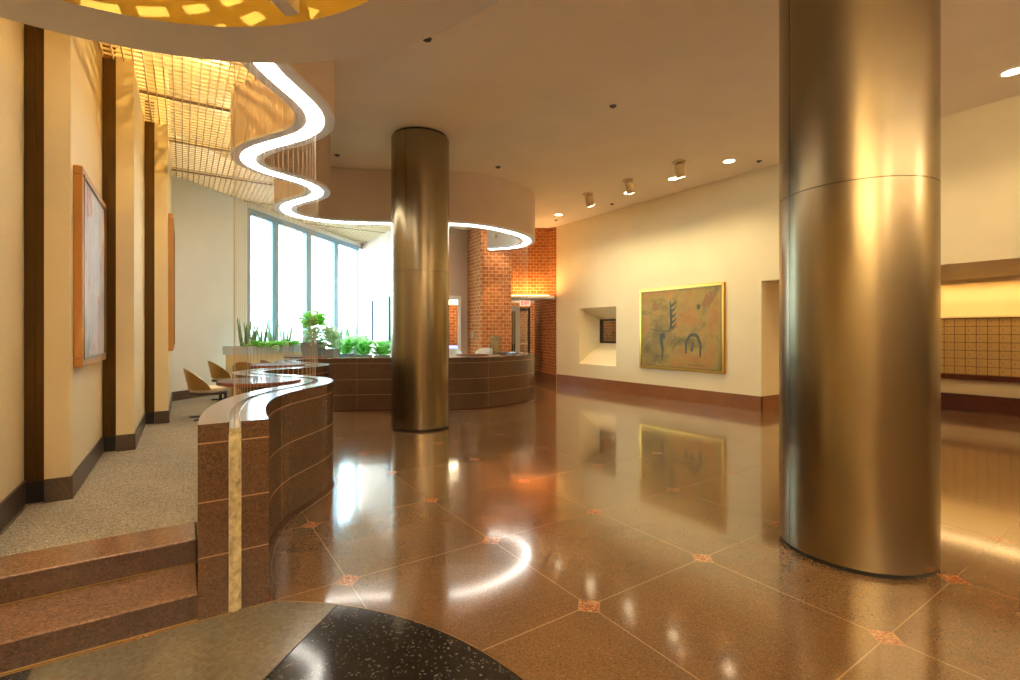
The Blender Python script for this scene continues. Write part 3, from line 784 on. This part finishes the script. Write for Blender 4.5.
down = [(1.5, 'recessed round downlight at the far right edge of the ceiling'), (2.715, 'recessed round downlight hidden behind big column, nearer one'), (3.93, 'recessed round downlight hidden behind big column, farther one'),
        (5.15, 'recessed round downlight nearest left of the big column, standing clear of the cans'), (6.36, 'recessed round downlight below the rightmost cylinder spotlight'), (7.56, 'recessed round downlight below the middle cylinder spotlight'),
        (8.77, 'recessed round downlight below the leftmost cylinder spotlight'), (10.0, 'recessed round downlight closest to the brick corner')]
f0 = None
for u, lab in down:
    p = (8.25, u, CEIL)
    if f0 is None:
        f0 = thing('downlight', lab, 'ceiling light', p, 0, 'recessed downlights along the right wall')
        MB().lathe([(.095, -.008), (.12, -.012), (.125, 0)], 32, caps=False).build('trim_ring', m_rim, f0, smooth=True)
        MB().lathe([(.001, -.004), (.095, -.008)], 32, caps=False).build('lens', m_lamp, f0)
    else: dup(f0, p, 0, lab)
    l = light('SPOT', 'downlight_beam', (8.25, u, CEIL - .03), 50, WARM, spot_size=2.0, spot_blend=.9, shadow_soft_size=.08)
sp = [((.0), (427, 39), 'dark sprinkler head beside the ring soffit rim at top'), (0, (613, 106), 'pale sprinkler head alone in the middle of ceiling'), (0, (337, 155), 'dark sprinkler head close to the light channel fascia'),
      (0, (498, 167), 'dark sprinkler head right of the far steel column top'), (0, (612, 204), 'tiny sprinkler head beside the leftmost cylinder spotlight'), (0, (759, 161), 'sprinkler head just left of the big column by the wall'), (0, (556, 220), 'tiny sprinkler head at the brick corner of ceiling')]
f0 = None
for _, (px, py), lab in sp:
    d = 488 * (CEIL - 1.5) / (333 - py); p = (*D(px, d), CEIL)
    if f0 is None:
        f0 = thing('sprinkler_head', lab, 'sprinkler', p, 0, 'sprinkler heads on the ceiling')
        MB().lathe([(.045, -.01), (.05, 0)], 20).build('escutcheon', m_chairdk, f0)
        MB().lathe([(.012, -.022), (.012, -.01)], 12).lathe([(.02, -.026), (.02, -.022)], 16).build('nozzle', m_chairdk, f0)
    else: dup(f0, p, 0, lab)

# ------------------------------------------------------------------ tables and chairs
def table(loc, label, r=.40, first=None):
    if first: return dup(first, loc, 0, label)
    t = thing('round_table', label, 'table', loc, 0, 'round pedestal tables')
    MB().lathe([(.001, .752), (r - .006, .752)], 56, caps=False).build('tabletop', m_ttop, t)
    MB().lathe([(r - .03, .715), (r, .722), (r, .745), (r - .006, .752)], 56, caps=True).build('edge', m_tedge, t, smooth=True)
    MB().lathe([(.035, .02), (.035, .715)], 20).build('pedestal', m_chairdk, t, smooth=True)
    MB().lathe([(.24, 0), (.24, .012), (.04, .03)], 36).build('foot', m_chairdk, t, smooth=True)
    return t
tb = table((.63, 5.33, UP), r=.37, label='round brown-edged table in nearest bay of the curved low wall')
table((1.17, 7.9, UP), 'round table in the middle bay of curved low wall', first=tb)
table((2.0, 10.3, UP), 'round table farthest away, below the fig tree', first=tb)
def chair(loc, rz, label, first=None):
    """tub chair; faces local +y"""
    if first: return dup(first, loc, rz, label)
    t = thing('tub_chair', label, 'chair', loc, rz, 'bronze tub chairs on the carpet')
    mb = MB(); n = 28; prev = None; th = .022; ring = []
    for k in range(n + 1):
        a = PI + (-.32 * PI) + (1.64 * PI) * 0 + (PI * (1.64) * k / n) - PI * .32 * 0
        ang = -PI * .02 - PI * .96 * (1 - k / n)          # from the left arm round the back to the right arm
        f = math.sin(PI * k / n) ** .75
        z1 = .44 + .28 * f; z0 = .42
        ring.append([(.29 * math.cos(ang), .29 * math.sin(ang), z0), (.31 * math.cos(ang) * (1 + .08 * f), .31 * math.sin(ang) * (1 + .16 * f), z1),
                     ((.31 * (1 + .08 * f) - th) * math.cos(ang), (.31 * (1 + .16 * f) - th) * math.sin(ang), z1), ((.29 - th) * math.cos(ang), (.29 - th) * math.sin(ang), z0)])
    ring = [[(p[0] * .84, p[1] * .84, p[2]) for p in q] for q in ring]
    vs = [p for q in ring for p in q]; fs = []
    for k in range(n):
        for j in range(4):
            fs.append((k * 4 + j, k * 4 + (j + 1) % 4, (k + 1) * 4 + (j + 1) % 4, (k + 1) * 4 + j))
    fs += [(0, 3, 2, 1), tuple(n * 4 + j for j in range(4))]
    mb.raw(vs, fs); mb.build('backrest', m_shell, t, smooth=True)
    MB().lathe([(.20, .37), (.225, .39), (.225, .43), (.2, .45), (.001, .455)], 32).build('seat', m_cush, t, smooth=True)
    MB().lathe([(.22, .345), (.235, .35), (.235, .37), (.22, .375)], 32).build('seat_rail', m_chairdk, t, smooth=True)
    for sx in (-1, 1):
        MB().box(sx * .17 - .018, sx * .17 + .018, .16, .196, 0, .37).build('leg', m_chairdk, t)
        MB().box(sx * .17 - .018, sx * .17 + .018, -.2, .16, .0, .022).build('floor_runner', m_chairdk, t)
        MB().box(sx * .17 - .018, sx * .17 + .018, -.2, .16, .345, .37).build('side_rail', m_chairdk, t)
    return t
ch = chair((*D(208.5, 6.95), UP), -1.45, 'bronze tub chair nearest the viewer, on the open carpet left of the tables')
chair((*D(227, 8.8), UP), -1.35, 'bronze tub chair second from left, in profile against the cream wall', ch)
chair((*D(250.5, 8.55), UP), -.55, 'bronze tub chair seen from its rounded back behind the nearest table', ch)
chair((*D(277, 9.2), UP), -1.1, 'bronze tub chair smallest and farthest, left of the far round table', ch)

# ------------------------------------------------------------------ desk fittings
def shell(loc, rz, label, first=None):
    if first: return dup(first, loc, rz, label)
    t = thing('desk_chair', label, 'chair', loc, rz, 'pale desk chairs')
    mb = MB(); n = 16; vs = []; fs = []
    for k in range(n + 1):
        a = -PI * .1 - PI * .8 * k / n; f = math.sin(PI * k / n) ** .5
        for rr, z in ((.27, .5), (.29, .62 + .22 * f), (.268, .62 + .22 * f), (.248, .5)): vs.append((rr * math.cos(a), rr * math.sin(a), z))
    for k in range(n):
        for j in range(4): fs.append((k * 4 + j, k * 4 + (j + 1) % 4, (k + 1) * 4 + (j + 1) % 4, (k + 1) * 4 + j))
    fs += [(0, 1, 2, 3), tuple(n * 4 + j for j in range(4))[::-1]]
    mb.raw(vs, fs); mb.build('backrest', m_office, t, smooth=True)
    MB().lathe([(.26, .42), (.27, .45), (.25, .49), (.001, .495)], 28).build('seat', m_office, t, smooth=True)
    MB().lathe([(.03, .06), (.03, .42)], 12).build('stem', m_chrome, t)
    MB().lathe([(.25, 0), (.25, .03), (.03, .06)], 28).build('foot', m_chrome, t, smooth=True)
    return t
p = D(451, 11.6); sc = shell((p[0], p[1], UP), 2.5, 'pale rounded desk chair back right beside the far steel column')
p = D(485, 12.05); shell((p[0], p[1], UP), 2.5, 'pale rounded chair behind desk in front of the brick pier', sc)
p = D(472, 10.55); table((p[0], p[1], UP), 'round table behind the curved desk wall by the brick pier', first=tb)
p = D(495.3, 11.3)
t = thing('acrylic_box', 'small smoked clear box standing behind the desk wall against brick', 'display box', (p[0], p[1], UP), -.56)
MB().box(-.12, .12, -.1, .1, .0, .72).build('plinth', m_white, t)
MB().box(-.11, .11, -.1, -.09, .73, 1.14).box(-.11, .11, .09, .1, .73, 1.14).box(-.12, -.11, -.1, .1, .73, 1.14).box(.11, .12, -.1, .1, .73, 1.14).build('glass_case', m_glass, t)
mb = MB(); mb.box(-.125, .125, -.105, .105, 1.14, 1.155); mb.box(-.125, .125, -.105, .105, .715, .73)
for sx in (-.12, .12):
    for sy in (-.1, .1): mb.box(sx - .006, sx + .006, sy - .006, sy + .006, .73, 1.14)
mb.build('case_frame', m_tedge, t)
MB().box(-.07, .07, -.02, .02, .73, 1.0).build('leaflet_holder', m_wood, t)

# pier spot
p = D(495, 12.0)
t = thing('spot_light', 'small spotlight above the desk throwing a cone on the brick pier', 'ceiling spotlight', (p[0], p[1], 3.95))
MB().lathe([(.05, -.12), (.055, -.115), (.055, 0)], 20).build('can', m_spot, t, smooth=True)
l = light('SPOT', 'pier_beam', (p[0], p[1], 3.8), 60, WARM, spot_size=.62, spot_blend=.25, shadow_soft_size=.02); aim(l, (*D(496, 12.65), 1.6))

# ------------------------------------------------------------------ planting
def leaf(mb, base, direction, L, W, droop=.25, seg=4, up=Vector((0, 0, 1)), fold=.15):
    b = Vector(base); d = Vector(direction).normalized(); side = d.cross(up)
    if side.length < .1: side = Vector((1, 0, 0))
    side.normalize(); nrm = side.cross(d).normalized(); vs = []
    for i in range(seg + 1):
        t = i / seg; w = W * math.sin(PI * (.08 + .88 * t)) ** .8 * .5
        c = b + d * (L * t) - Vector((0, 0, 1)) * (droop * L * t * t)
        vs += [c - side * w + nrm * w * fold, c, c + side * w + nrm * w * fold]
    fs = []
    for i in range(seg):
        for j in (0, 1): fs.append((i * 3 + j, i * 3 + j + 1, (i + 1) * 3 + j + 1, (i + 1) * 3 + j))
    mb.raw(vs, fs)
def bush(mb, n, R, H, L, W, up=.4, z0=0.0, droop=.3):
    for _ in range(n):
        a = random.uniform(0, 2 * PI); r = R * math.sqrt(random.random()); z = z0 + H * random.random()
        leaf(mb, (r * math.cos(a) * .6, r * math.sin(a) * .6, z), (math.cos(a + random.uniform(-.6, .6)), math.sin(a + random.uniform(-.6, .6)), random.uniform(up - .3, up + .6)), L * random.uniform(.7, 1.2), W * random.uniform(.7, 1.2), droop)
# planter trough
t = thing('planter_trough', 'long pale grey planter trough under the left window panes', 'planter', (0, 0, 0))
TR = (.65, 5.0)
mb = MB()
mb.wallseg(wp(.7, .95), wp(2.45, .95), UP + .8, 1.25, .03, -1); mb.wallseg(wp(.7, .45), wp(2.45, .45), UP + .8, 1.25, .03, -1)
mb.wallseg(wp(.7, .95), wp(.73, .95), UP + .8, 1.25, .5, -1); mb.wallseg(wp(2.42, .95), wp(2.45, .95), UP + .8, 1.25, .5, -1)
mb.build('box', m_trough, t)
mb = MB(); mb.wallseg(wp(.73, .92), wp(2.42, .92), UP + .8, 1.19, .47, -1); mb.build('soil', m_soil, t)
mb = MB(); mb.wallseg(wp(.72, .93), wp(2.43, .93), UP, UP + .8, .46, -1); mb.build('plinth', m_wall, t)
def plant(name, label, cat, s, o, z, foliage, mat, stems=None, group=None, pot=None):
    p = wp(s, o) if s < 100 else D(s, o); t = thing(name, label, cat, (p[0], p[1], z), 0, group)
    foliage.build('foliage', mat, t, smooth=True, autouv=False)
    if stems: stems.build('stem', m_stem, t, smooth=True, autouv=False)
    if pot:
        r0, r1, h = pot
        MB().lathe([(r0, -h), (r1, 0), (r1 - .02, 0), (r1 - .03, -.05), (.001, -.05)], 4 if True else 28).build('pot', m_potgray, t)
        t.children[-1].rotation_euler = (0, 0, 0)
    return t
spots = [(.9, .7, 'snake plant with stiff upright blades at left end of the trough'), (1.22, .6, 'snake plant rising behind the first broad-leaved plant in trough'), (1.55, .62, 'snake plant in front of the first window mullion'),
         (1.9, .6, 'tall snake plant in the trough, right of the first mullion'), (2.25, .64, 'snake plant beside fig tree at the right end of trough')]
for s, o, lab in spots:
    mb = MB()
    for k in range(11):
        a = random.uniform(0, 2 * PI); r = random.uniform(0, .07)
        leaf(mb, (r * math.cos(a), r * math.sin(a), 0), (math.cos(a) * .16, math.sin(a) * .16, 1), random.uniform(.35, .62), .05, 0, 4, Vector((math.cos(a + 1.5), math.sin(a + 1.5), 0)), .4)
    plant('snake_plant', lab, 'plant', s, o, 1.18, mb, m_snake, group='snake plants at the window')
for s, o, lab in [(1.02, .8, 'low broad-leaved green plant at the left of trough'), (1.35, .8, 'low broad-leaved green plant second in the trough'), (1.68, .8, 'low broad-leaved green plant in middle of the trough'), (2.0, .8, 'low broad-leaved green plant right of trough middle'), (2.28, .8, 'low broad-leaved plant at right end of trough, by grey pot')]:
    mb = MB(); bush(mb, 60, .2, .1, .19, .12, .5)
    plant('leafy_plant', lab, 'plant', s, o, 1.18, mb, m_leaf, group='low plants in the trough')
# potted fig and companions
mb = MB(); st = MB()
for k in range(5):
    a = 2 * PI * k / 5; tx, ty = math.cos(a) * .16, math.sin(a) * .16; st.tube([(0, 0, -.06), (tx * .5, ty * .5, .25), (tx, ty, .5)], [.016, .012, .008], 6)
    for j in range(24):
        b = random.uniform(0, 2 * PI); z = .34 + random.random() * .28
        leaf(mb, (tx, ty, z), (math.cos(b), math.sin(b), random.uniform(-.2, .8)), random.uniform(.14, .22), .17, .25)
fp = plant('fig_tree', 'bright green broad-leaved fig tree in a tall grey pot before the window', 'potted tree', 313.5, 10.6, 1.30, mb, m_fig, st, pot=(.15, .27, .98))
mb = MB(); bush(mb, 330, .36, .36, .15, .07, .4, -.04)
o = mb.build('underplanting', m_pale, fp, smooth=True, autouv=False)
mb = MB(); bush(mb, 240, .28, .42, .15, .07, .6)
plant('potted_shrub', 'pale variegated shrub in smaller grey pot right of the fig tree', 'potted plant', 331, 10.5, 1.16, mb, m_pale, pot=(.11, .19, .87))
for s, o, z, lab, m_, nn in [(346, 11.2, 1.02, 'bright green leafy shrub right of the small grey pot', m_leaf, 90), (352, 12.3, 1.12, 'pale variegated shrub before the third window mullion', m_pale, 80), (364, 11.4, .98, 'bright green shrub in front of the fourth window pane', m_leaf, 80),
                        (362, 12.9, 1.1, 'pale leafy shrub at the last window mullion', m_pale, 70), (382, 11.4, .98, 'green leafy shrub in front of the curved white wall', m_leaf, 80)]:
    mb = MB(); bush(mb, nn * 2, .28, .30, .18, .09, .6)
    plant('leafy_shrub', lab, 'plant', s, o, z, mb, m_, pot=(.12, .2, z - UP - .01) if True else None, group='leafy shrubs by the windows')
for s, o, lab in [(337, 12.4, 'tall snake plant between the small pot and third mullion'), (343, 12.9, 'snake plant just left of the third mullion'), (352, 13.4, 'snake plant with thin blades at the fourth pane')]:
    mb = MB()
    for k in range(10):
        a = random.uniform(0, 2 * PI); r = random.uniform(0, .08)
        leaf(mb, (r * math.cos(a), r * math.sin(a), 0), (math.cos(a) * .18, math.sin(a) * .18, 1), random.uniform(.6, .95), .055, 0, 4, Vector((math.cos(a + 1.5), math.sin(a + 1.5), 0)), .4)
    plant('snake_plant', lab, 'plant', s, o, .95, mb, m_snake, group='snake plants at the window', pot=(.12, .18, .95 - UP - .01))

# ------------------------------------------------------------------ daylight and the rest of the light
w = bpy.data.worlds.new('sky'); bpy.context.scene.world = w; w.use_nodes = True
bg = w.node_tree.nodes['Background']; bg.inputs[0].default_value = (.76, .90, 1.0, 1); bg.inputs[1].default_value = 10.0
cx, cy = wp((S1 + S2) / 2, -.25)
l = light('AREA', 'window_portal', (cx, cy, 2.38), 1, (1, 1, 1), shape='RECTANGLE', size=4.85, size_y=3.5); aim(l, (cx + 1, cy - 1, 2.38)); l.data.cycles.is_portal = True
for x, y, lab in ((-.8, -2.6, 'added fill globe unseen behind the viewpoint, nearest the left wall'), (1.6, -3.4, 'added fill globe unseen behind the viewpoint, middle one'), (5.8, -3.0, 'added fill globe unseen behind the viewpoint, nearest the right wall')):  # unseen glowing globes added as fill for the ceiling
    t = thing('added_fill_globe', lab, 'added fill light', (x, y, CEIL))
    MB().lathe([(.001, -1.35), (.1, -1.32), (.17, -1.22), (.19, -1.1), (.17, -.98), (.1, -.9), (.03, -.87)], 32, caps=False).build('globe', m_fill_globe, t, smooth=True)
    MB().lathe([(.012, -.87), (.012, -.02)], 12).lathe([(.07, -.02), (.07, 0)], 20).build('rod', m_chrome, t)

# ------------------------------------------------------------------ camera
cam = bpy.data.cameras.new('camera'); co = bpy.data.objects.new('camera', cam); C.objects.link(co)
cam.sensor_width = 36; cam.lens = 488 / 1020 * 36; cam.shift_y = -7 / 1020; cam.clip_start = .02
co.location = (0, 0, 1.5); co.rotation_euler = (PI / 2, 0, -math.atan2(SINY, COSY))
sc_ = bpy.context.scene; sc_.camera = co
v = sc_.view_settings; v.view_transform = 'Standard'; v.look = 'None'; v.gamma = 1; v.use_curve_mapping = False; v.exposure = 0.86
